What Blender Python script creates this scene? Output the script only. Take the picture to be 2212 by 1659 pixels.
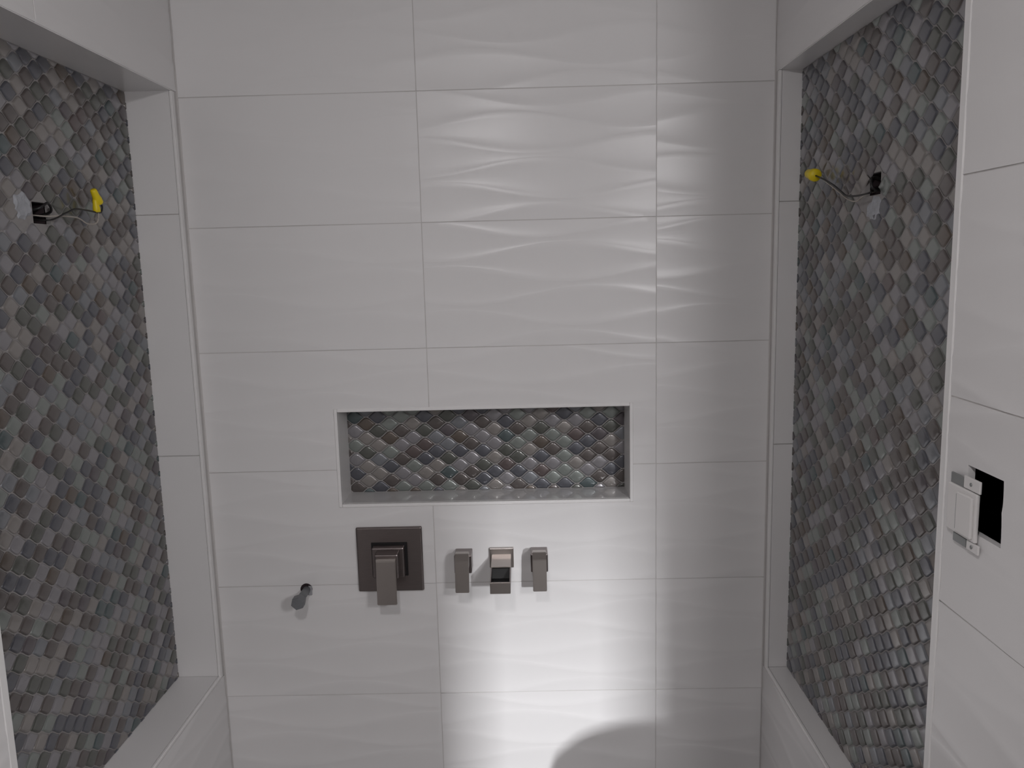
import bpy, bmesh, math, random
from mathutils import Matrix, Vector
random.seed(7)
for o in list(bpy.data.objects):
    bpy.data.objects.remove(o)
SC = bpy.context.scene
COL = SC.collection

# ------------------------------------------------------------------ camera
F_PX, W_PX, H_PX = 1732.5, 2212.0, 1659.0
CAM = Vector((0.8784, -2.1351, 0.8769))
YAW, PITCH, ROLL = -0.016418, -0.148344, 0.025361
fwd = Vector((math.sin(YAW)*math.cos(PITCH), math.cos(YAW)*math.cos(PITCH), math.sin(PITCH)))
rgt = Vector((math.cos(YAW), -math.sin(YAW), 0))
dwn = fwd.cross(rgt)
r2 = math.cos(ROLL)*rgt + math.sin(ROLL)*dwn
d2 = -math.sin(ROLL)*rgt + math.cos(ROLL)*dwn
cam_data = bpy.data.cameras.new('camera')
cam = bpy.data.objects.new('camera', cam_data)
COL.objects.link(cam)
cam.matrix_world = Matrix(((r2.x, -d2.x, -fwd.x, CAM.x), (r2.y, -d2.y, -fwd.y, CAM.y), (r2.z, -d2.z, -fwd.z, CAM.z), (0, 0, 0, 1)))
cam_data.sensor_fit = 'HORIZONTAL'
cam_data.sensor_width = 36.0
cam_data.lens = F_PX*36.0/W_PX
cam_data.clip_start = 0.02
SC.camera = cam

# ------------------------------------------------------------------ world, lights, exposure
world = bpy.data.worlds.new('world')
SC.world = world
world.use_nodes = True
world.node_tree.nodes['Background'].inputs[0].default_value = (0.9, 0.93, 1.0, 1)
world.node_tree.nodes['Background'].inputs[1].default_value = 0.02
SC.view_settings.view_transform = 'Standard'
SC.view_settings.look = 'None'
SC.view_settings.gamma = 1.0
SC.view_settings.use_curve_mapping = False
SC.view_settings.exposure = 0.0

def area(name, loc, target, sx, sy, power, col=(1, 1, 1), shape='RECTANGLE'):
    d = bpy.data.lights.new(name, 'AREA')
    d.shape = shape
    d.size = sx
    if shape in ('RECTANGLE', 'ELLIPSE'):
        d.size_y = sy
    d.energy = power
    d.color = col
    o = bpy.data.objects.new(name, d)
    COL.objects.link(o)
    o.location = loc
    o.rotation_euler = (Vector(target)-Vector(loc)).to_track_quat('-Z', 'Y').to_euler()
    return o
# ceiling lamp of the bathroom above the camera, second lamp beyond the end of the wall, tube lamp in the next room
area('ceiling_lamp_light', (0.72, -2.15, 1.50), (0.72, -1.15, -0.6), 0.14, 0.14, 8.1, (1.0, 0.975, 0.985), 'DISK')
area('second_lamp_light', (1.80, -2.65, 1.25), (0.95, -0.7, -0.85), 0.28, 0.28, 13.6, (1.0, 0.98, 0.995), 'DISK')
area('next_room_lamp_light', (2.14, -4.0, 1.18), (0.98, 0.0, -0.45), 0.060, 0.22, 150.0, (0.97, 0.98, 1.0))

# ------------------------------------------------------------------ dimensions (metres, back wall at Y=0, valves near Z=0)
WID = 1.5327
COLX = [0.0, 0.6172, 1.2303, WID]
TH = 0.33
TW = 0.6125
FLOOR, CEIL = -0.85, 1.66
NX0, NX1, NZ0, NZ1, ND = 0.3665, 1.1590, 0.2330, 0.4910, 0.115
LD, RD = 0.119, 0.058                       # depth of the two wall recesses
RZ0, RZ1L, RZ1R = -0.252, 1.333, 1.340
RY0, RY1 = -0.030, -0.892                   # far and near edge of both recesses
WALL_END = -1.20

# ------------------------------------------------------------------ materials
def mat(name, col, rough=0.4, metal=0.0, spec=0.5, noise=None, bump=None, coat=0.0):
    m = bpy.data.materials.new(name)
    m.use_nodes = True
    nt = m.node_tree
    b = nt.nodes['Principled BSDF']
    b.inputs['Base Color'].default_value = (*col, 1)
    b.inputs['Roughness'].default_value = rough
    b.inputs['Metallic'].default_value = metal
    b.inputs['Specular IOR Level'].default_value = spec
    b.inputs['Coat Weight'].default_value = coat
    b.inputs['Coat Roughness'].default_value = 0.1
    if noise or bump:
        tc = nt.nodes.new('ShaderNodeTexCoord')
    if noise:
        sc, amt, stretch = noise
        mp = nt.nodes.new('ShaderNodeMapping')
        mp.inputs['Scale'].default_value = stretch
        n = nt.nodes.new('ShaderNodeTexNoise')
        n.inputs['Scale'].default_value = sc
        n.inputs['Detail'].default_value = 3
        mx = nt.nodes.new('ShaderNodeMix')
        mx.data_type = 'RGBA'
        mx.inputs['A'].default_value = (*[c*(1-amt) for c in col], 1)
        mx.inputs['B'].default_value = (*[min(1, c*(1+amt)) for c in col], 1)
        nt.links.new(tc.outputs['Object'], mp.inputs['Vector'])
        nt.links.new(mp.outputs['Vector'], n.inputs['Vector'])
        nt.links.new(n.outputs['Fac'], mx.inputs['Factor'])
        nt.links.new(mx.outputs['Result'], b.inputs['Base Color'])
    if bump:
        sc, st = bump
        n2 = nt.nodes.new('ShaderNodeTexNoise')
        n2.inputs['Scale'].default_value = sc
        bp = nt.nodes.new('ShaderNodeBump')
        bp.inputs['Strength'].default_value = st
        bp.inputs['Distance'].default_value = 0.002
        nt.links.new(tc.outputs['Object'], n2.inputs['Vector'])
        nt.links.new(n2.outputs['Fac'], bp.inputs['Height'])
        nt.links.new(bp.outputs['Normal'], b.inputs['Normal'])
    return m

M_TILE = mat('white_glazed_tile', (0.80, 0.785, 0.785), 0.27, spec=0.28, noise=(3.0, 0.015, (1, 1, 1)))
M_PLAIN = mat('white_plain_tile', (0.80, 0.785, 0.785), 0.28, spec=0.45, noise=(4.0, 0.02, (1, 1, 1)))
M_TRIM = mat('white_edge_trim', (0.86, 0.845, 0.84), 0.32)
M_GROUT = mat('pale_grout', (0.62, 0.60, 0.59), 0.9, spec=0.2, noise=(60, 0.06, (1, 1, 1)))
M_MGROUT = mat('mosaic_grout', (0.32, 0.305, 0.30), 0.85, spec=0.2, noise=(120, 0.1, (1, 1, 1)))
M_NICKEL_SHADE = mat('brushed_nickel_shaded', (0.235, 0.205, 0.20), 0.30, metal=1.0, noise=(40, 0.08, (1, 1, 14)))  # darker copy of the nickel: dark reflections put into the colour
M_NICKEL_LIT = mat('nickel_lit', (0.42, 0.385, 0.365), 0.30, metal=1.0)  # lighter copy of the nickel: bright reflections on lever and spout as colour
M_BLACK = mat('black_plastic_and_shade', (0.006, 0.0055, 0.006), 0.5)  # trough liner plastic; also paints the shadow line at the hub
M_CAVITY = mat('dark_cavity', (0.035, 0.026, 0.028), 0.9, spec=0.1, noise=(30, 0.5, (1, 1, 1)))
M_WIREB = mat('black_wire', (0.008, 0.007, 0.007), 0.45)
M_WIREW = mat('white_wire', (0.42, 0.38, 0.34), 0.5)
M_YELLOW = mat('yellow_plastic', (0.80, 0.62, 0.01), 0.45)
M_PVC = mat('grey_plastic', (0.17, 0.175, 0.185), 0.45, noise=(50, 0.12, (1, 1, 1)))
M_PVCL = mat('pale_grey_plastic', (0.36, 0.36, 0.38), 0.45)
M_DEVICE = mat('white_device_plastic', (0.80, 0.78, 0.77), 0.35)
M_STEEL = mat('galvanised_steel', (0.33, 0.34, 0.34), 0.45, metal=0.7, noise=(25, 0.15, (1, 1, 1)))
M_MORTAR = mat('grey_mortar', (0.40, 0.41, 0.44), 0.9, noise=(70, 0.25, (1, 1, 1)), bump=(150, 0.5))
M_PAINT = mat('white_wall_paint', (0.62, 0.61, 0.60), 0.7)
M_FLOOR = mat('grey_floor', (0.26, 0.25, 0.245), 0.5, noise=(5, 0.1, (1, 1, 1)))
M_BIN = mat('grey_bin_plastic', (0.15, 0.15, 0.16), 0.5)

PAL = [  # name, colour, weight
    ('slate', (0.080, 0.083, 0.100), 23), ('taupe', (0.092, 0.077, 0.072), 22), ('olive', (0.081, 0.085, 0.074), 17),
    ('plum', (0.088, 0.075, 0.083), 6), ('brown', (0.098, 0.076, 0.060), 4), ('teal', (0.070, 0.096, 0.100), 4), ('maroon', (0.098, 0.073, 0.071), 1),
    ('pearl', (0.200, 0.192, 0.204), 17), ('sand', (0.204, 0.188, 0.178), 15), ('sage', (0.174, 0.192, 0.180), 13), ('mist', (0.156, 0.163, 0.178), 12),
]
PMATS = [mat('glass_' + n, tuple((1.06 if c[1] < 0.14 else 1.24)*v for v in c), 0.38, metal=0.38, spec=1.0, noise=(22, 0.10, (1, 1, 1)), coat=0.6) for n, c, w in PAL]
PW = [w for n, c, w in PAL]

# ------------------------------------------------------------------ mesh helpers
def link(name, me, m=None, parent=None, matrix=None):
    o = bpy.data.objects.new(name, me)
    COL.objects.link(o)
    if m is not None and me is not None:
        if len(me.materials) == 0:
            me.materials.append(m)
    if parent is not None:
        o.parent = parent
    if matrix is not None:
        o.matrix_local = matrix
    return o

def from_bm(name, bm, m, parent=None, smooth=False, matrix=None):
    bmesh.ops.recalc_face_normals(bm, faces=bm.faces)
    me = bpy.data.meshes.new(name)
    bm.to_mesh(me)
    bm.free()
    if smooth:
        for p in me.polygons:
            p.use_smooth = True
    return link(name, me, m, parent, matrix)

def bm_box(bm, a, b):
    x0, y0, z0 = (min(a[i], b[i]) for i in range(3))
    x1, y1, z1 = (max(a[i], b[i]) for i in range(3))
    v = [bm.verts.new(p) for p in ((x0, y0, z0), (x1, y0, z0), (x1, y1, z0), (x0, y1, z0), (x0, y0, z1), (x1, y0, z1), (x1, y1, z1), (x0, y1, z1))]
    for f in ((0, 3, 2, 1), (4, 5, 6, 7), (0, 1, 5, 4), (1, 2, 6, 5), (2, 3, 7, 6), (3, 0, 4, 7)):
        bm.faces.new([v[i] for i in f])
    return v

def box(name, a, b, m, parent=None, bevel=0.0, seg=2, matrix=None):
    bm = bmesh.new()
    bm_box(bm, a, b)
    if bevel:
        bmesh.ops.bevel(bm, geom=list(bm.edges), offset=bevel, segments=seg, affect='EDGES', profile=0.5)
    return from_bm(name, bm, m, parent, matrix=matrix)

def boxes(name, lst, m, parent=None):
    bm = bmesh.new()
    for a, b in lst:
        bm_box(bm, a, b)
    return from_bm(name, bm, m, parent)

def tag(o, label=None, cat=None, group=None, kind=None):
    if label: o['label'] = label
    if cat: o['category'] = cat
    if group: o['group'] = group
    if kind: o['kind'] = kind
    return o

def empty(name, loc):
    o = bpy.data.objects.new(name, None)
    COL.objects.link(o)
    o.location = loc
    o.empty_display_size = 0.05
    return o

def tube(name, pts, r, m, parent=None, sides=8, sub=6):
    P = [Vector(p) for p in pts]
    ext = [2*P[0]-P[1]] + P + [2*P[-1]-P[-2]]
    line = []
    for i in range(1, len(ext)-2):
        p0, p1, p2, p3 = ext[i-1:i+3]
        for s in range(sub):
            t = s/sub
            line.append(0.5*((2*p1)+(p2-p0)*t+(2*p0-5*p1+4*p2-p3)*t*t+(3*p1-p0-3*p2+p3)*t*t*t))
    line.append(P[-1])
    bm = bmesh.new()
    rings = []
    up = Vector((0.13, 0.21, 0.97))
    for i, p in enumerate(line):
        d = (line[min(i+1, len(line)-1)]-line[max(i-1, 0)]).normalized()
        s = d.cross(up).normalized()
        u = s.cross(d)
        rings.append([bm.verts.new(p+r*(math.cos(a)*s+math.sin(a)*u)) for a in [2*math.pi*k/sides for k in range(sides)]])
    for a, b in zip(rings, rings[1:]):
        for k in range(sides):
            bm.faces.new((a[k], a[(k+1) % sides], b[(k+1) % sides], b[k]))
    bm.faces.new(rings[0][::-1])
    bm.faces.new(rings[-1])
    return from_bm(name, bm, m, parent, smooth=True)

def lathe(name, prof, m, parent=None, sides=24, matrix=None, smooth=True):
    """prof: (radius, height) pairs, revolved about local Z"""
    bm = bmesh.new()
    rings = []
    for r, h in prof:
        rings.append([bm.verts.new((r*math.cos(2*math.pi*k/sides), r*math.sin(2*math.pi*k/sides), h)) for k in range(sides)])
    for a, b in zip(rings, rings[1:]):
        for k in range(sides):
            bm.faces.new((a[k], a[(k+1) % sides], b[(k+1) % sides], b[k]))
    bm.faces.new(rings[0][::-1])
    bm.faces.new(rings[-1])
    return from_bm(name, bm, m, parent, smooth=smooth, matrix=matrix)

def axis_matrix(p, d):
    """local Z along d, at p"""
    q = Vector(d).to_track_quat('Z', 'Y')
    return Matrix.Translation(Vector(p)) @ q.to_matrix().to_4x4()

# frames: local x,y in the wall plane, z out of the wall
FR_BACK = Matrix(((1, 0, 0, 0), (0, 0, -1, 0), (0, 1, 0, 0), (0, 0, 0, 1)))
FR_LEFT = Matrix(((0, 0, 1, 0), (1, 0, 0, 0), (0, 1, 0, 0), (0, 0, 0, 1)))      # x->Y, y->Z, z->+X
FR_RIGHT = Matrix(((0, 0, -1, 0), (-1, 0, 0, 0), (0, 1, 0, 0), (0, 0, 0, 1)))   # x->-Y, y->Z, z->-X

# ------------------------------------------------------------------ wave relief tile
def wave_tile(parent, frame, off, u0, u1, v0, v1, ou, ov, var, hole=None, m=None, rel=1.0):
    """one glazed tile with a wavy relief; u,v in the wall plane; (ou,ov) its uncut lower corner"""
    s, A, L = 0.058, 0.0225, 0.64
    rnd = random.Random(100+var)
    ph = [rnd.uniform(0, 2*math.pi)]
    for k in range(12):
        ph.append(ph[-1]+rnd.choice((2.3, 2.8, 3.3, -2.6)))
    nu = 36
    us = [TW*i/nu for i in range(nu+1)]
    TT = (0.0, 0.10, 0.20, 0.32, 0.50, 0.70, 0.86)
    bm = bmesh.new()
    rows = []
    for k in range(-1, 8):
        for t in TT:
            row = []
            for u in us:
                a = (k+0.35)*s + A*math.sin(2*math.pi*u/L+ph[k+1])
                b = (k+1.35)*s + A*math.sin(2*math.pi*u/L+ph[k+2])
                v = a+(b-a)*t
                h = (1-t/0.34)**2 if t < 0.34 else ((t-0.34)/0.66)**2
                H = min(0.0022, 0.027*(b-a))*rel
                # relief of both bands agrees on the crest line
                row.append((u, v, (h-1)*H+0.0022*rel))
            rows.append(row)
    vs = [[bm.verts.new((ou+p[0], ov+p[1], p[2])) for p in r] for r in rows]
    for r0, r1 in zip(vs, vs[1:]):
        for i in range(nu):
            bm.faces.new((r0[i], r0[i+1], r1[i+1], r1[i]))
    def cut(co, no, clear):
        bmesh.ops.bisect_plane(bm, geom=list(bm.verts)+list(bm.edges)+list(bm.faces), plane_co=co, plane_no=no, clear_outer=clear, dist=1e-6)
    cut((u1, 0, 0), (1, 0, 0), True)
    cut((u0, 0, 0), (-1, 0, 0), True)
    cut((0, v1, 0), (0, 1, 0), True)
    cut((0, v0, 0), (0, -1, 0), True)
    if hole:
        a0, a1, b0, b1 = hole
        for co, no in (((a0, 0, 0), (1, 0, 0)), ((a1, 0, 0), (1, 0, 0)), ((0, b0, 0), (0, 1, 0)), ((0, b1, 0), (0, 1, 0))):
            cut(co, no, False)
        kill = [f for f in bm.faces if a0 < f.calc_center_median().x < a1 and b0 < f.calc_center_median().y < b1]
        bmesh.ops.delete(bm, geom=kill, context='FACES')
    for f in bm.faces:
        f.smooth = True
    be = [e for e in bm.edges if len(e.link_faces) == 1]
    r = bmesh.ops.extrude_edge_only(bm, edges=be)
    for v in (g for g in r['geom'] if isinstance(g, bmesh.types.BMVert)):
        v.co.z = -0.010
    for e in be:
        e.smooth = False
    bmesh.ops.recalc_face_normals(bm, faces=bm.faces)
    me = bpy.data.meshes.new('wave_tile')
    bm.to_mesh(me)
    bm.free()
    return link('wave_tile', me, m or M_TILE, parent, Matrix.Translation(off) @ frame)

# ------------------------------------------------------------------ mosaic
MA, MB_, MG = 0.0667/2, 0.0417/2, 0.0011      # half width, half height, half joint
def ogee(n=8):
    # leaf outline with pointed ends; fills the plane on a half-offset lattice
    def yy(x):
        sl = -MB_*0.5*math.pi/MA*math.sin(math.pi*x/MA)
        return MB_*0.5*(1+math.cos(math.pi*x/MA)) - MG*math.sqrt(1+sl*sl)
    lo, hi = 0, MA
    for i in range(50):
        mid = (lo+hi)/2
        if yy(mid) > 0.0002: lo = mid
        else: hi = mid
    top = []
    for i in range(n+1):
        x = -lo+2*lo*i/n
        top.append((x, max(yy(x), 0.0)))
    pts = top + [(x, -y) for x, y in reversed(top[1:-1])]
    return pts
OG = ogee()

def clip(poly, rect):
    def c(ps, ax, val, sgn):
        out = []
        for i in range(len(ps)):
            p, q = ps[i-1], ps[i]
            ip, iq = sgn*(p[ax]-val) <= 0, sgn*(q[ax]-val) <= 0
            if ip != iq:
                t = (val-p[ax])/(q[ax]-p[ax])
                x = (p[0]+t*(q[0]-p[0]), p[1]+t*(q[1]-p[1]))
                out.append(x)
            if iq: out.append(q)
        return out
    a0, a1, b0, b1 = rect
    for ax, val, sg in ((0, a1, 1), (0, a0, -1), (1, b1, 1), (1, b0, -1)):
        poly = c(poly, ax, val, sg)
        if len(poly) < 3: return []
    return poly

def tile_geom(poly, t=0.0026):
    cx = sum(p[0] for p in poly)/len(poly)
    cy = sum(p[1] for p in poly)/len(poly)
    n = len(poly)
    V = [(x, y, 0.0) for x, y in poly]
    for ku, kv, h in ((0.955, 0.935, 0.62*t), (0.74, 0.70, t)):
        V += [(cx+(x-cx)*ku, cy+(y-cy)*kv, h) for x, y in poly]
    Fc = [(r*n+i, r*n+(i+1) % n, (r+1)*n+(i+1) % n, (r+1)*n+i) for r in range(2) for i in range(n)] + [tuple(range(2*n, 3*n))]
    return V, Fc

def area2(poly):
    return abs(sum(poly[i-1][0]*poly[i][1]-poly[i][0]*poly[i-1][1] for i in range(len(poly))))/2

def project(p):
    v = Vector(p)-CAM
    z = v.dot(fwd)
    return (W_PX/2+F_PX*v.dot(r2)/z, H_PX/2+F_PX*v.dot(d2)/z)

_shared = {}
def shared_tile():
    if 'm' not in _shared:
        V, Fc = tile_geom(list(reversed(OG)))
        me = bpy.data.meshes.new('mosaic_tile')
        me.from_pydata(V, [], Fc)
        bm = bmesh.new(); bm.from_mesh(me); bmesh.ops.recalc_face_normals(bm, faces=bm.faces); bm.to_mesh(me); bm.free()
        me.polygons.foreach_set('use_smooth', [True]*len(me.polygons))
        me.materials.append(PMATS[0])
        _shared['m'] = me
    return _shared['m']

def mosaic(bed, frame, off, rect, shift, keepouts, seed, limit=300, in_frame=False):
    """lay tiles over rect (local u0,u1,v0,v1); biggest `limit` in view as single parts, the rest joined"""
    rnd = random.Random(seed)
    u0, u1, v0, v1 = rect
    W = Matrix.Translation(off) @ frame
    cells = []
    nv = int((v1-v0)/MB_)+3
    nu = int((u1-u0)/(2*MA))+3
    for j in range(-1, nv):
        for i in range(-1, nu):
            u = u0+shift[0]+i*2*MA+(MA if j % 2 else 0)
            v = v0+shift[1]+j*MB_
            pi = rnd.choices(range(len(PAL)), PW)[0]
            poly = [(u+x, v+y) for x, y in OG]
            cp = clip(poly, rect)
            if len(cp) < 3 or area2(cp) < 4e-5: continue
            if any((u-a)**2/ra**2+(v-b)**2/rb**2 < 1 for a, b, ra, rb in keepouts): continue
            scr = [project(W @ Vector((x, y, 0.002))) for x, y in cp]
            inside = any(-20 < x < W_PX+20 and -20 < y < H_PX+20 for x, y in scr)
            full = all(u0 <= x <= u1 and v0 <= y <= v1 for x, y in poly)
            cells.append((area2(scr) if inside else 0, u, v, pi, cp, full, rnd.uniform(-1, 1), rnd.uniform(-1, 1)))
    cells.sort(key=lambda c: -c[0])
    big, rest = cells[:limit], cells[limit:]
    if in_frame:                # the bed carries the wall frame itself
        W = Matrix.Identity(4)
    for a, u, v, pi, cp, full, ta, tb in big:
        tilt = Matrix.Rotation(0.022*ta, 4, 'X') @ Matrix.Rotation(0.018*tb, 4, 'Y')
        if full:
            o = link('mosaic_tile', shared_tile(), None, bed, W @ Matrix.Translation((u, v, 0)) @ tilt)
        else:
            V, Fc = tile_geom([(x-u, y-v) for x, y in reversed(cp)])
            me = bpy.data.meshes.new('mosaic_tile')
            me.from_pydata(V, [], Fc)
            me.polygons.foreach_set('use_smooth', [True]*len(me.polygons))
            me.materials.append(PMATS[0])
            o = link('mosaic_tile', me, None, bed, W @ Matrix.Translation((u, v, 0)) @ tilt)
        o.material_slots[0].link = 'OBJECT'
        o.material_slots[0].material = PMATS[pi]
    if rest:
        V, Fc, mi = [], [], []
        for a, u, v, pi, cp, full, ta, tb in rest:
            tilt = Matrix.Rotation(0.022*ta, 4, 'X') @ Matrix.Rotation(0.018*tb, 4, 'Y')
            vv, ff = tile_geom([(x-u, y-v) for x, y in reversed(cp)])
            b = len(V)
            for p in vv:
                q = tilt @ Vector(p)
                V.append((q.x+u, q.y+v, q.z))
            for f in ff:
                Fc.append(tuple(b+k for k in f)); mi.append(pi)
        me = bpy.data.meshes.new('mosaic_tile_field')
        me.from_pydata(V, [], Fc)
        for m in PMATS: me.materials.append(m)
        me.polygons.foreach_set('material_index', mi)
        me.polygons.foreach_set('use_smooth', [True]*len(me.polygons))
        bm = bmesh.new(); bm.from_mesh(me); bmesh.ops.recalc_face_normals(bm, faces=bm.faces); bm.to_mesh(me); bm.free()
        o = link('mosaic_tile_field', me, None, bed, W)
        o['kind'] = 'stuff'

# ------------------------------------------------------------------ the setting: back wall
G = 0.0012
wall_back = boxes('wall_back', [
    ((-0.14, 0.0002, FLOOR), (NX0-0.004, 0.15, CEIL)), ((NX1+0.004, 0.0002, FLOOR), (WID+0.14, 0.15, CEIL)),
    ((NX0-0.004, 0.0002, FLOOR), (NX1+0.004, 0.15, NZ0-0.004)), ((NX0-0.004, 0.0002, NZ1+0.004), (NX1+0.004, 0.15, CEIL))], M_GROUT)
tag(wall_back, 'tall white shower wall of wavy tiles with a mosaic niche', 'wall', kind='structure')
TRW = 0.009                       # niche frame strip
hole = (NX0-TRW, NX1+TRW, NZ0-TRW, NZ1+TRW)
var = 0
for k in range(-3, 5):
    for c in range(3):
        z0, z1 = max(k*TH+G, FLOOR), min((k+1)*TH-G, CEIL)
        x0, x1 = COLX[c]+(G if c else 0.0035), COLX[c+1]-(G if c < 2 else 0.0035)
        var += 1
        hh = hole if (x0 < hole[1] and x1 > hole[0] and z0 < hole[3] and z1 > hole[2]) else None
        wave_tile(wall_back, FR_BACK, (0, 0, 0), x0, x1, z0, z1, COLX[c] if c else COLX[1]-TW, k*TH-0.002, var % 5, hh)

# niche: lining, frame, mosaic back
def strip(name, a, b, m, parent): return box(name, a, b, m, parent, 0.0012, 1)
for a, b in (((NX0-TRW, -0.0035, NZ0-TRW), (NX0, 0.012, NZ1+TRW)), ((NX1, -0.0035, NZ0-TRW), (NX1+TRW, 0.012, NZ1+TRW)),
             ((NX0+0.0003, -0.0035, NZ0-TRW), (NX1-0.0003, 0.012, NZ0)), ((NX0+0.0003, -0.0035, NZ1), (NX1-0.0003, 0.012, NZ1+TRW))):
    strip('niche_trim', a, b, M_TRIM, wall_back)
M_NSILL = mat('glossy_niche_tile', (0.62, 0.61, 0.61), 0.10, spec=0.5)
box('niche_side', (NX0-0.008, 0.012, NZ0), (NX0, ND, NZ1), M_TRIM, wall_back)  # lighter trim white stands in for the light on the niche sides
box('niche_side', (NX1, 0.012, NZ0), (NX1+0.008, ND, NZ1), M_TRIM, wall_back)
box('niche_sill', (NX0, 0.012, NZ0-0.008), (NX1, ND, NZ0), M_NSILL, wall_back)
box('niche_head', (NX0, 0.012, NZ1), (NX1, ND, NZ1+0.008), M_PLAIN, wall_back)
bed_n = box('mosaic_panel', (NX0-0.008, ND, NZ0-0.008), (NX1+0.008, ND+0.02, NZ1+0.008), M_MGROUT, wall_back)
mosaic(bed_n, FR_BACK, (0, ND, 0), (NX0+0.001, NX1-0.001, NZ0+0.001, NZ1-0.001), (0.020, 0.012), [], 11)

# ------------------------------------------------------------------ side walls with their recesses
HOLE_Y0, HOLE_Y1, HOLE_Z0, HOLE_Z1 = -0.970, -1.060, 0.470, 0.566     # cut-out for the electrical box
TK = 0.17
LEFT_END = -3.0
wall_left = boxes('wall_left', [
    ((-0.30, RY1-0.001, RZ1L+0.004), (-0.0002, 0.004, CEIL)), ((-0.30, RY1-0.001, FLOOR), (-0.0002, 0.004, RZ0-0.004)),
    ((-0.30, LEFT_END, FLOOR), (-0.0002, RY1-0.004, CEIL)), ((-0.30, RY0+0.004, RZ0-0.004), (-0.0002, 0.004, RZ1L+0.004))], M_GROUT)
tag(wall_left, 'side wall whose mosaic-backed recess shows a deep jamb and a wide sill', 'wall', kind='structure')
X = WID
wall_right = boxes('wall_right', [
    ((X+0.0002, RY1-0.001, RZ1R+0.004), (X+TK, 0.004, CEIL)), ((X+0.0002, RY1-0.001, FLOOR), (X+TK, 0.004, RZ0-0.004)),
    ((X+0.0002, RY0+0.004, RZ0-0.004), (X+TK, 0.004, RZ1R+0.004)),
    ((X+0.0002, HOLE_Y0+0.001, FLOOR), (X+TK, RY1-0.004, CEIL)), ((X+0.0002, WALL_END, FLOOR), (X+TK, HOLE_Y1-0.001, CEIL)),
    ((X+0.0002, HOLE_Y1-0.001, FLOOR), (X+TK, HOLE_Y0+0.001, HOLE_Z0-0.001)), ((X+0.0002, HOLE_Y1-0.001, HOLE_Z1+0.001), (X+TK, HOLE_Y0+0.001, CEIL))], M_GROUT)
tag(wall_right, 'side wall whose shallow mosaic recess ends at a bright vertical trim', 'wall', kind='structure')

TRM = 0.018
# left wall: tiles above and below the recess and on the near side
def left_tile(y_far, y_near, z0, z1, ov, v): wave_tile(wall_left, FR_LEFT, (0, 0, 0), y_near, y_far, z0, z1, y_far-TW if v % 2 else y_near, ov, v, None, None, 0.8)
left_tile(-0.004, -0.600, RZ1L+TRM*0+0.002, CEIL, 1.32, 1)
left_tile(-0.603, -1.20, RZ1L+0.002, CEIL, 1.32, 3)
left_tile(-0.004, -0.600, RZ0-TRM-0.31, RZ0-0.010, RZ0-0.33, 1)
left_tile(-0.603, -1.20, RZ0-TRM-0.31, RZ0-0.010, RZ0-0.33, 3)
left_tile(-0.004, -0.600, FLOOR, RZ0-TRM-0.312, RZ0-0.66, 2)
for k in range(-2, 4):
    left_tile(RY1-TRM-0.001, RY1-TRM-0.58, max(k*TH+G, RZ0-0.005), min((k+1)*TH-G, RZ1L), k*TH, k % 3)
# trims round the opening
box('edge_trim', (-0.006, RY1-TRM, RZ0-0.008), (0.0015, RY1, RZ1L), M_TRIM, wall_left, 0.0015, 1)
box('edge_trim', (-0.006, RY0, RZ0-0.008), (0.0006, RY0+0.016, RZ1L), M_TRIM, wall_left, 0.001, 1)
box('edge_trim', (-0.006, RY1, RZ0-0.008), (0.0015, RY0-0.0005, RZ0+0.0005), M_TRIM, wall_left, 0.0015, 1)
# recess lining
XL = -LD
for z0, z1 in ((RZ0, 0.385), (0.3875, 1.0245), (1.027, RZ1L)):
    box('jamb_tile', (XL-0.004, RY0, z0), (-0.0065, RY0+0.008, z1), M_PLAIN, wall_left)
box('soffit_tile', (XL-0.004, RY1, RZ1L), (-0.0005, RY0, RZ1L+0.008), M_PLAIN, wall_left)
for y0, y1 in ((RY0-0.001, -0.62), (-0.6225, RY1)):
    box('sill_tile', (XL-0.004, y1, RZ0-0.008), (-0.0065, y0, RZ0), M_PLAIN, wall_left)
box('jamb_tile', (XL-0.004, RY1-0.008, RZ0), (-0.0065, RY1, RZ1L), M_PLAIN, wall_left)

def bed_with_hole(name, parent, frame, off, rect, h, m):
    """grout bed as a plate with a square opening h=(u0,u1,v0,v1)"""
    u0, u1, v0, v1 = rect
    a0, a1, b0, b1 = h
    bm = bmesh.new()
    for a, b in (((u0, v0, -0.012), (a0, v1, 0)), ((a1, v0, -0.012), (u1, v1, 0)), ((a0, v0, -0.012), (a1, b0, 0)), ((a0, b1, -0.012), (a1, v1, 0))):
        bm_box(bm, a, b)
    return from_bm(name, bm, m, parent, matrix=Matrix.Translation(off) @ frame)

LH = (-0.445, 1.006)                 # wire hole left (Y, Z)
bed_l = bed_with_hole('mosaic_panel', wall_left, FR_LEFT, (XL, 0, 0), (RY1-0.008, RY0+0.006, RZ0-0.006, RZ1L+0.006), (LH[0]-0.031, LH[0]+0.031, LH[1]-0.022, LH[1]+0.022), M_MGROUT)
mosaic(bed_l, FR_LEFT, (XL, 0, 0), (RY1+0.001, RY0-0.001, RZ0+0.001, RZ1L-0.001), (0.01, 0.006), [(LH[0]-0.022, LH[1]+0.006, 0.074, 0.036)], 21, in_frame=True)

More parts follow.
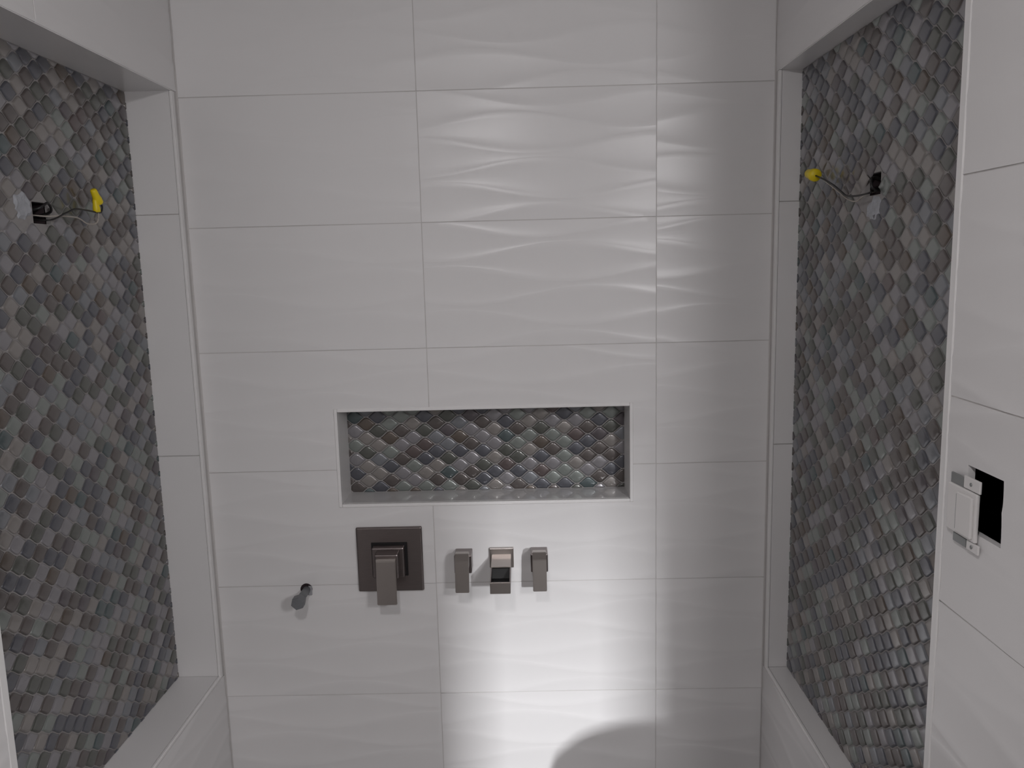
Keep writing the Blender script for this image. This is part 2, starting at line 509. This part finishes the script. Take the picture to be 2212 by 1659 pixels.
# right wall
XR = WID+RD
for k in range(-3, 5):
    z0, z1 = max(k*TH+G, FLOOR), min((k+1)*TH-G, CEIL)
    hr = (-HOLE_Y0, -HOLE_Y1, HOLE_Z0, HOLE_Z1) if z0 < HOLE_Z1 and z1 > HOLE_Z0 else None
    wave_tile(wall_right, FR_RIGHT, (X, 0, 0), -RY1+TRM+0.001, -WALL_END, z0, z1, -RY1+0.01, k*TH-0.002, (k+7) % 5, hr, None, 0.9)
def right_tile(y_far, y_near, z0, z1, ov, v): wave_tile(wall_right, FR_RIGHT, (X, 0, 0), -y_far, -y_near, z0, z1, -y_far, ov, v, None, None, 0.8)
right_tile(-0.004, -0.60, RZ1R+0.002, CEIL, 1.32, 2)
right_tile(-0.603, RY1-TRM+0.001, RZ1R+0.002, CEIL, 1.32, 4)
right_tile(-0.004, -0.60, RZ0-0.33, RZ0-0.010, RZ0-0.33, 2)
right_tile(-0.603, RY1-TRM+0.001, RZ0-0.33, RZ0-0.010, RZ0-0.33, 4)
right_tile(-0.004, -0.60, FLOOR, RZ0-0.332, RZ0-0.66, 0)
right_tile(-0.603, RY1-TRM+0.001, FLOOR, RZ0-0.332, RZ0-0.66, 1)
box('edge_trim', (X-0.0025, RY1-TRM, RZ0-0.008), (X+0.006, RY1, RZ1R), M_TRIM, wall_right, 0.0018, 1)
box('edge_trim', (X-0.0006, RY0, RZ0-0.008), (X+0.006, RY0+0.016, RZ1R), M_TRIM, wall_right, 0.001, 1)
box('edge_trim', (X-0.0015, RY1, RZ0-0.008), (X+0.006, RY0-0.0005, RZ0+0.0005), M_TRIM, wall_right, 0.0015, 1)
for z0, z1 in ((RZ0, 0.382), (0.3845, 1.0165), (1.019, RZ1R)):
    box('jamb_tile', (X+0.0065, RY0, z0), (XR+0.004, RY0+0.008, z1), M_PLAIN, wall_right)
box('soffit_tile', (X+0.0005, RY1, RZ1R), (XR+0.004, RY0, RZ1R+0.008), M_PLAIN, wall_right)
for y0, y1 in ((RY0-0.001, -0.62), (-0.6225, RY1)):
    box('sill_tile', (X+0.0065, y1, RZ0-0.008), (XR+0.004, y0, RZ0), M_PLAIN, wall_right)
box('jamb_tile', (X+0.0065, RY1-0.008, RZ0), (XR+0.004, RY1, RZ1R), M_PLAIN, wall_right)
RH = (-0.463, 1.018)
bed_r = bed_with_hole('mosaic_panel', wall_right, FR_RIGHT, (XR, 0, 0), (-RY0-0.006, -RY1+0.008, RZ0-0.006, RZ1R+0.006), (-RH[0]-0.036, -RH[0]+0.036, RH[1]-0.022, RH[1]+0.022), M_MGROUT)
mosaic(bed_r, FR_RIGHT, (XR, 0, 0), (-RY0+0.001, -RY1-0.001, RZ0+0.001, RZ1R-0.001), (0.02, 0.010), [(-RH[0], RH[1]-0.022, 0.050, 0.050)], 33, in_frame=True)

# dark boxes behind the openings
def cavity(name, parent, a, b, open_axis, open_side):
    bm = bmesh.new()
    bm_box(bm, a, b)
    bm.faces.ensure_lookup_table()
    kill = [f for f in bm.faces if abs(f.normal[open_axis]) > 0.9 and (f.calc_center_median()[open_axis]-(a[open_axis]+b[open_axis])/2)*open_side > 0]
    bm.normal_update()
    kill = [f for f in bm.faces if abs(f.normal[open_axis]) > 0.9 and (f.calc_center_median()[open_axis]-(a[open_axis]+b[open_axis])/2)*open_side > 0]
    bmesh.ops.delete(bm, geom=kill, context='FACES')
    me = bpy.data.meshes.new(name)
    bm.to_mesh(me); bm.free()
    return link(name, me, M_CAVITY, parent)
cavity('outlet_box', wall_right, (X+0.003, HOLE_Y1-0.001, HOLE_Z0-0.001), (X+0.065, HOLE_Y0+0.001, HOLE_Z1+0.001), 0, -1)
cavity('wiring_hole', wall_left, (XL-0.07, LH[0]-0.031, LH[1]-0.022), (XL-0.010, LH[0]+0.031, LH[1]+0.022), 0, 1)
cavity('wiring_hole', wall_right, (XR+0.010, RH[0]-0.036, RH[1]-0.022), (XR+0.07, RH[0]+0.036, RH[1]+0.022), 0, -1)

# the rest of the room (behind the photographer)
floor = box('floor', (-0.3, -4.8, FLOOR-0.1), (3.0, 0.2, FLOOR), M_FLOOR)
tag(floor, 'grey floor of the shower and bathroom', 'floor', kind='structure')
ceiling = box('ceiling', (-0.3, -4.8, CEIL), (3.0, 0.2, CEIL+0.1), M_PAINT)
tag(ceiling, 'plain white ceiling over the shower', 'ceiling', kind='structure')
DX0, DX1, DZ = 1.782, 1.928, 0.93  # gap sized so its edges cut the next-room light into a soft band
wall_front = boxes('wall_front', [((-0.3, -3.12, FLOOR), (DX0, -3.0, CEIL)), ((DX1, -3.12, FLOOR), (2.7, -3.0, CEIL)), ((DX0, -3.12, DZ), (DX1, -3.0, CEIL))], M_PAINT)
tag(wall_front, 'painted wall opposite the shower, its narrow doorway gap shaped to cut the light beam', 'wall', kind='structure')
wall_side = boxes('wall_side', [((2.6, -3.0, FLOOR), (2.72, WALL_END, CEIL)), ((X+TK, WALL_END, FLOOR), (2.72, WALL_END+0.12, CEIL))], M_PAINT)
tag(wall_side, 'painted bathroom wall beyond the end of the shower', 'wall', kind='structure')

# ------------------------------------------------------------------ fixtures on the back wall
def place(root, name, a, b, m, bevel=0.0015, seg=2):
    """child box given in world coordinates, root at its own location"""
    l = root.location
    return box(name, [a[i]-l[i] for i in range(3)], [b[i]-l[i] for i in range(3)], m, root, bevel, seg)

# main mixer: square plate, stepped hub, hanging lever
vx, vz = 0.4925, 0.0750
valve = empty('shower_valve', (vx, -0.003, vz))
tag(valve, 'large square nickel shower plate with a downward lever handle', 'shower valve')
place(valve, 'plate', (vx-0.0915, -0.0115, vz-0.0925), (vx+0.0915, 0.0, vz+0.0925), M_NICKEL_SHADE, 0.004, 3)
place(valve, 'hub_shadow_line', (vx-0.0500, -0.0135, vz-0.047), (vx+0.0500, -0.010, vz+0.050), M_BLACK, 0.001, 1)  # black plate painting the shadow line around the hub
place(valve, 'hub', (vx-0.0440, -0.042, vz-0.042), (vx+0.0440, -0.012, vz+0.044), M_NICKEL_SHADE, 0.003, 2)
place(valve, 'hub_cap', (vx-0.0300, -0.078, vz-0.030), (vx+0.0330, -0.040, vz+0.038), M_NICKEL_SHADE, 0.003, 2)
bm = bmesh.new()
lx = 0.4945-vx
prof = [(-0.0735, 0.030), (-0.0880, 0.030), (-0.0895, 0.024), (-0.0960, -0.096), (-0.0855, -0.099), (-0.0790, -0.02)]
L_ = [bm.verts.new((lx-0.0265, y+0.003, z)) for y, z in prof]
R_ = [bm.verts.new((lx+0.0265, y+0.003, z)) for y, z in prof]
bm.faces.new(L_); bm.faces.new(R_[::-1])
for i in range(len(prof)):
    bm.faces.new((L_[i-1], L_[i], R_[i], R_[i-1]))
bmesh.ops.recalc_face_normals(bm, faces=bm.faces)
bmesh.ops.bevel(bm, geom=[e for e in bm.edges], offset=0.0015, segments=2, affect='EDGES')
from_bm('lever', bm, M_NICKEL_LIT, valve)

# two hanging handles either side of the spout
def handle(x, label, grp):
    z = 0.0735
    r = empty('tap_handle', (x, -0.003, z))
    tag(r, label, 'tap handle', grp)
    place(r, 'base', (x-0.0235, -0.058, z-0.025), (x+0.0235, 0.0, z+0.026), M_NICKEL_SHADE, 0.0025, 2)
    bm = bmesh.new()
    prof = [(-0.054, 0.038), (-0.078, 0.040), (-0.094, 0.024), (-0.100, -0.061), (-0.091, -0.064), (-0.084, 0.000), (-0.054, 0.002)]
    L_ = [bm.verts.new((-0.0185, y, zz)) for y, zz in prof]
    R_ = [bm.verts.new((0.0185, y, zz)) for y, zz in prof]
    bm.faces.new(L_); bm.faces.new(R_[::-1])
    for i in range(len(prof)):
        bm.faces.new((L_[i-1], L_[i], R_[i], R_[i-1]))
    bmesh.ops.recalc_face_normals(bm, faces=bm.faces)
    bmesh.ops.bevel(bm, geom=[e for e in bm.edges], offset=0.0014, segments=2, affect='EDGES')
    from_bm('lever', bm, M_NICKEL_LIT, r)
    return r
handle(0.6985, 'slim nickel tap handle between the square valve plate and the spout', 'tap handles')
handle(0.9060, 'slim nickel tap handle on the far side of the spout from the valve plate', 'tap handles')

# open-trough spout
sx, sz = 0.8025, 0.0750
spout = empty('tub_spout', (sx, -0.003, sz))
tag(spout, 'short nickel spout with an open black trough between two handles', 'spout')
place(spout, 'flange', (sx-0.0335, -0.012, sz-0.030), (sx+0.0335, 0.0, sz+0.0265), M_NICKEL_LIT, 0.002, 2)
S0, S1 = -0.010, -0.170
def prism(root, name, prof, x0, x1, m, bev=0.0):
    """(Y, Z) outline in world coordinates swept from x0 to x1"""
    l = root.location
    bm = bmesh.new()
    A_ = [bm.verts.new((x0-l[0], y-l[1], z-l[2])) for y, z in prof]
    B_ = [bm.verts.new((x1-l[0], y-l[1], z-l[2])) for y, z in prof]
    bm.faces.new(A_); bm.faces.new(B_[::-1])
    for i in range(len(prof)):
        bm.faces.new((A_[i-1], A_[i], B_[i], B_[i-1]))
    bmesh.ops.recalc_face_normals(bm, faces=bm.faces)
    if bev:
        bmesh.ops.bevel(bm, geom=list(bm.edges), offset=bev, segments=2, affect='EDGES')
    return from_bm(name, bm, m, root)
prism(spout, 'cover', [(S0, 0.0845), (-0.086, 0.0765), (-0.086, 0.0735), (S0, 0.0815)], sx-0.0265, sx+0.0265, M_NICKEL_LIT, 0.0008)
for x0, x1 in ((sx-0.0265, sx-0.0240), (sx+0.0240, sx+0.0265)):
    prism(spout, 'trough_side', [(S0, 0.0813), (-0.086, 0.0733), (-0.0865, 0.0755), (-0.1655, 0.0668), (-0.1655, 0.0400), (S0, 0.0450)], x0, x1, M_NICKEL_SHADE, 0.0004)
prism(spout, 'trough_floor', [(S0, 0.0448), (-0.1655, 0.0398), (-0.1655, 0.0368), (S0, 0.0415)], sx-0.0265, sx+0.0265, M_NICKEL_SHADE)
prism(spout, 'trough_liner', [(S0, 0.0785), (-0.084, 0.0715), (-0.100, 0.0500), (-0.1645, 0.0450), (-0.1645, 0.0402), (S0, 0.0452)], sx-0.0238, sx+0.0238, M_BLACK)
prism(spout, 'front_lip', [(-0.1655, 0.0672), (-0.1705, 0.0665), (-0.1705, 0.0365), (-0.1655, 0.0365)], sx-0.0265, sx+0.0265, M_NICKEL_LIT, 0.0008)

# capped pipe stub
px_, pz_ = 0.2540, -0.0105
stub = empty('pipe_stub', (px_, 0.0, pz_))
tag(stub, 'grey capped pipe stub poking out of a hole in the tiles', 'pipe')
MY = Matrix.Rotation(math.pi/2, 4, 'X')      # local Z -> -Y
lathe('wall_hole', [(0.0165, 0.0), (0.0165, 0.0030), (0.0150, 0.0034)], M_CAVITY, stub, 20, Matrix.Translation((-0.002, 0, 0)) @ MY)
lathe('pipe', [(0.0105, 0.001), (0.0105, 0.080)], M_PVC, stub, 20, MY)
lathe('cap', [(0.0165, 0.074), (0.0185, 0.077), (0.0185, 0.100), (0.0165, 0.103), (0.004, 0.1035)], M_PVC, stub, 6, MY @ Matrix.Rotation(0.3, 4, 'Z'), smooth=False)
box('sleeve_tab', (0.004, -0.006, -0.017), (0.014, -0.001, 0.010), M_PVCL, stub, 0.001, 1)

# ------------------------------------------------------------------ wiring
def wire_nut(name, p, d, parent, s=1.0):
    l = parent.location
    return lathe(name, [(0.0072*s, 0.0), (0.0082*s, 0.002*s), (0.0080*s, 0.010*s), (0.0066*s, 0.016*s), (0.0060*s, 0.026*s), (0.0045*s, 0.029*s)], M_YELLOW, parent, 14, axis_matrix(Vector(p)-l, d))

def blob(name, parent, frame, p, ru, rv, t, m, seed):
    rnd = random.Random(seed)
    bm = bmesh.new()
    n = 18
    rr = [rnd.uniform(0.72, 1.12) for i in range(n)]
    out = [bm.verts.new((ru*rr[i]*math.cos(2*math.pi*i/n), rv*rr[i]*math.sin(2*math.pi*i/n), 0)) for i in range(n)]
    mid = [bm.verts.new((0.75*v.co.x, 0.75*v.co.y, t*rnd.uniform(0.7, 1.2))) for v in out]
    inn = [bm.verts.new((0.48*v.co.x, 0.48*v.co.y, t*rnd.uniform(0.5, 1.0))) for v in out]
    for A_, B_ in ((out, mid), (mid, inn)):
        for i in range(n):
            bm.faces.new((A_[i-1], A_[i], B_[i], B_[i-1]))
    bm.faces.new(inn)
    l = parent.location
    return from_bm(name, bm, m, parent, matrix=Matrix.Translation(Vector(p)-l) @ frame)

wl = empty('light_wiring', (XL, LH[0], LH[1]))
tag(wl, 'capped wires with two yellow nuts in the recess beside the pipe stub', 'wiring')
l = wl.location
rel = lambda pts, o: [Vector(p)-o.location for p in pts]
tube('black_wire', rel([(XL-0.045, -0.455, 1.000), (XL-0.004, -0.462, 0.992), (-0.092, -0.455, 0.992), (-0.090, -0.405, 1.008), (-0.090, -0.366, 1.019), (-0.090, -0.310, 1.019), (-0.090, -0.262, 1.018), (-0.090, -0.252, 1.033), (-0.090, -0.268, 1.040)], wl), 0.0019, M_WIREB, wl)
tube('white_wire', rel([(XL-0.045, -0.445, 1.006), (XL+0.004, -0.440, 1.000), (-0.098, -0.410, 1.002), (-0.096, -0.350, 1.001), (-0.094, -0.315, 0.990), (-0.092, -0.280, 0.994), (-0.090, -0.272, 1.012), (-0.090, -0.277, 1.022)], wl), 0.0017, M_WIREW, wl)
wire_nut('wire_nut', (-0.090, -0.277, 1.018), (0.0, -0.003, 0.026), wl, 1.0)
wire_nut('wire_nut', (-0.088, -0.268, 1.038), (0.0, -0.020, 0.028), wl, 1.25)
tube('bare_loop', rel([(XL-0.03, -0.470, 1.010), (XL+0.006, -0.466, 1.014), (XL+0.016, -0.447, 1.026), (XL+0.010, -0.428, 1.010), (XL-0.02, -0.432, 1.000)], wl), 0.0028, M_WIREB, wl)
blob('mortar_patch', wl, FR_LEFT, (XL+0.0002, LH[0]-0.064, LH[1]+0.012), 0.033, 0.030, 0.0035, M_MORTAR, 3)

wr = empty('light_wiring', (XR, RH[0], RH[1]))
tag(wr, 'capped wire with one yellow nut in the shallow recess near the white trim', 'wiring')
tube('black_wire', rel([(XR+0.04, -0.468, 1.010), (XR-0.004, -0.476, 1.004), (1.570, -0.500, 0.999), (1.565, -0.455, 0.997), (1.565, -0.399, 1.001), (1.565, -0.365, 1.013), (1.565, -0.320, 1.031), (1.565, -0.265, 1.048), (1.565, -0.205, 1.064)], wr), 0.0020, M_WIREB, wr)
tube('white_wire', rel([(XR+0.04, -0.460, 1.014), (XR-0.006, -0.450, 1.000), (1.574, -0.425, 0.988), (1.571, -0.385, 0.996), (1.568, -0.350, 1.012), (1.566, -0.290, 1.036), (1.565, -0.240, 1.056)], wr), 0.0015, M_WIREW, wr)
wire_nut('wire_nut', (1.565, -0.212, 1.063), (0.0, 0.095, 0.018), wr, 1.8)
tube('bare_loop', rel([(XR+0.03, -0.480, 1.020), (XR-0.006, -0.484, 1.030), (XR-0.016, -0.492, 1.022), (XR-0.012, -0.496, 1.006), (XR+0.02, -0.480, 1.004)], wr), 0.0028, M_WIREB, wr)
blob('mortar_patch', wr, FR_RIGHT, (XR-0.0002, RH[0]-0.012, RH[1]-0.052), 0.036, 0.027, 0.003, M_MORTAR, 5)

# ------------------------------------------------------------------ loose electrical device beside its cut-out
dev = empty('electrical_device', (X, -0.97, 0.50))
tag(dev, 'white plastic switch device hanging half out of its dark square cutout', 'switch')
def dplace(name, a, b, m, bev=0.0015): return place(dev, name, a, b, m, bev, 2)
dplace('body', (X-0.0100, -1.012, 0.459), (X-0.0040, -0.934, 0.532), M_DEVICE, 0.002)
dplace('rocker', (X-0.0150, -1.008, 0.464), (X-0.0098, -0.967, 0.526), M_DEVICE, 0.002)
dplace('slot', (X-0.0112, -0.965, 0.466), (X-0.0098, -0.9605, 0.520), M_PVC, 0.0004)
dplace('mounting_tab', (X-0.0085, -1.016, 0.5335), (X-0.0050, -0.974, 0.552), M_DEVICE, 0.001)
dplace('mounting_tab', (X-0.0085, -1.020, 0.444), (X-0.0050, -0.990, 0.458), M_DEVICE, 0.001)
dplace('metal_bracket', (X-0.0075, -0.972, 0.532), (X-0.0045, -0.937, 0.548), M_STEEL, 0.0008)
dplace('metal_bracket', (X-0.0070, -0.986, 0.444), (X-0.0045, -0.950, 0.457), M_STEEL, 0.0008)
l = dev.location
for y, z in ((-0.994, 0.5425), (-1.004, 0.4515)):
    lathe('screw', [(0.0028, 0.0), (0.0028, 0.0012), (0.0018, 0.0018)], M_STEEL, dev, 10, axis_matrix(Vector((X-0.0083, y, z))-l, (-1, 0, 0)))

# ------------------------------------------------------------------ unseen bin added below the frame to cast the arc shadow on the wall
bx, by = 1.335, -0.72
binr = empty('shadow_bin', (bx, by, FLOOR))
tag(binr, 'unseen grey round bin with a domed lid, added to cast the arc shadow', 'bin')
lathe('body', [(0.145, 0.0), (0.150, 0.01), (0.178, 0.575), (0.182, 0.58)], M_BIN, binr, 32)
lathe('lid', [(0.186, 0.581), (0.186, 0.600), (0.176, 0.630), (0.150, 0.652), (0.100, 0.667), (0.040, 0.673), (0.01, 0.674)], M_BIN, binr, 32)
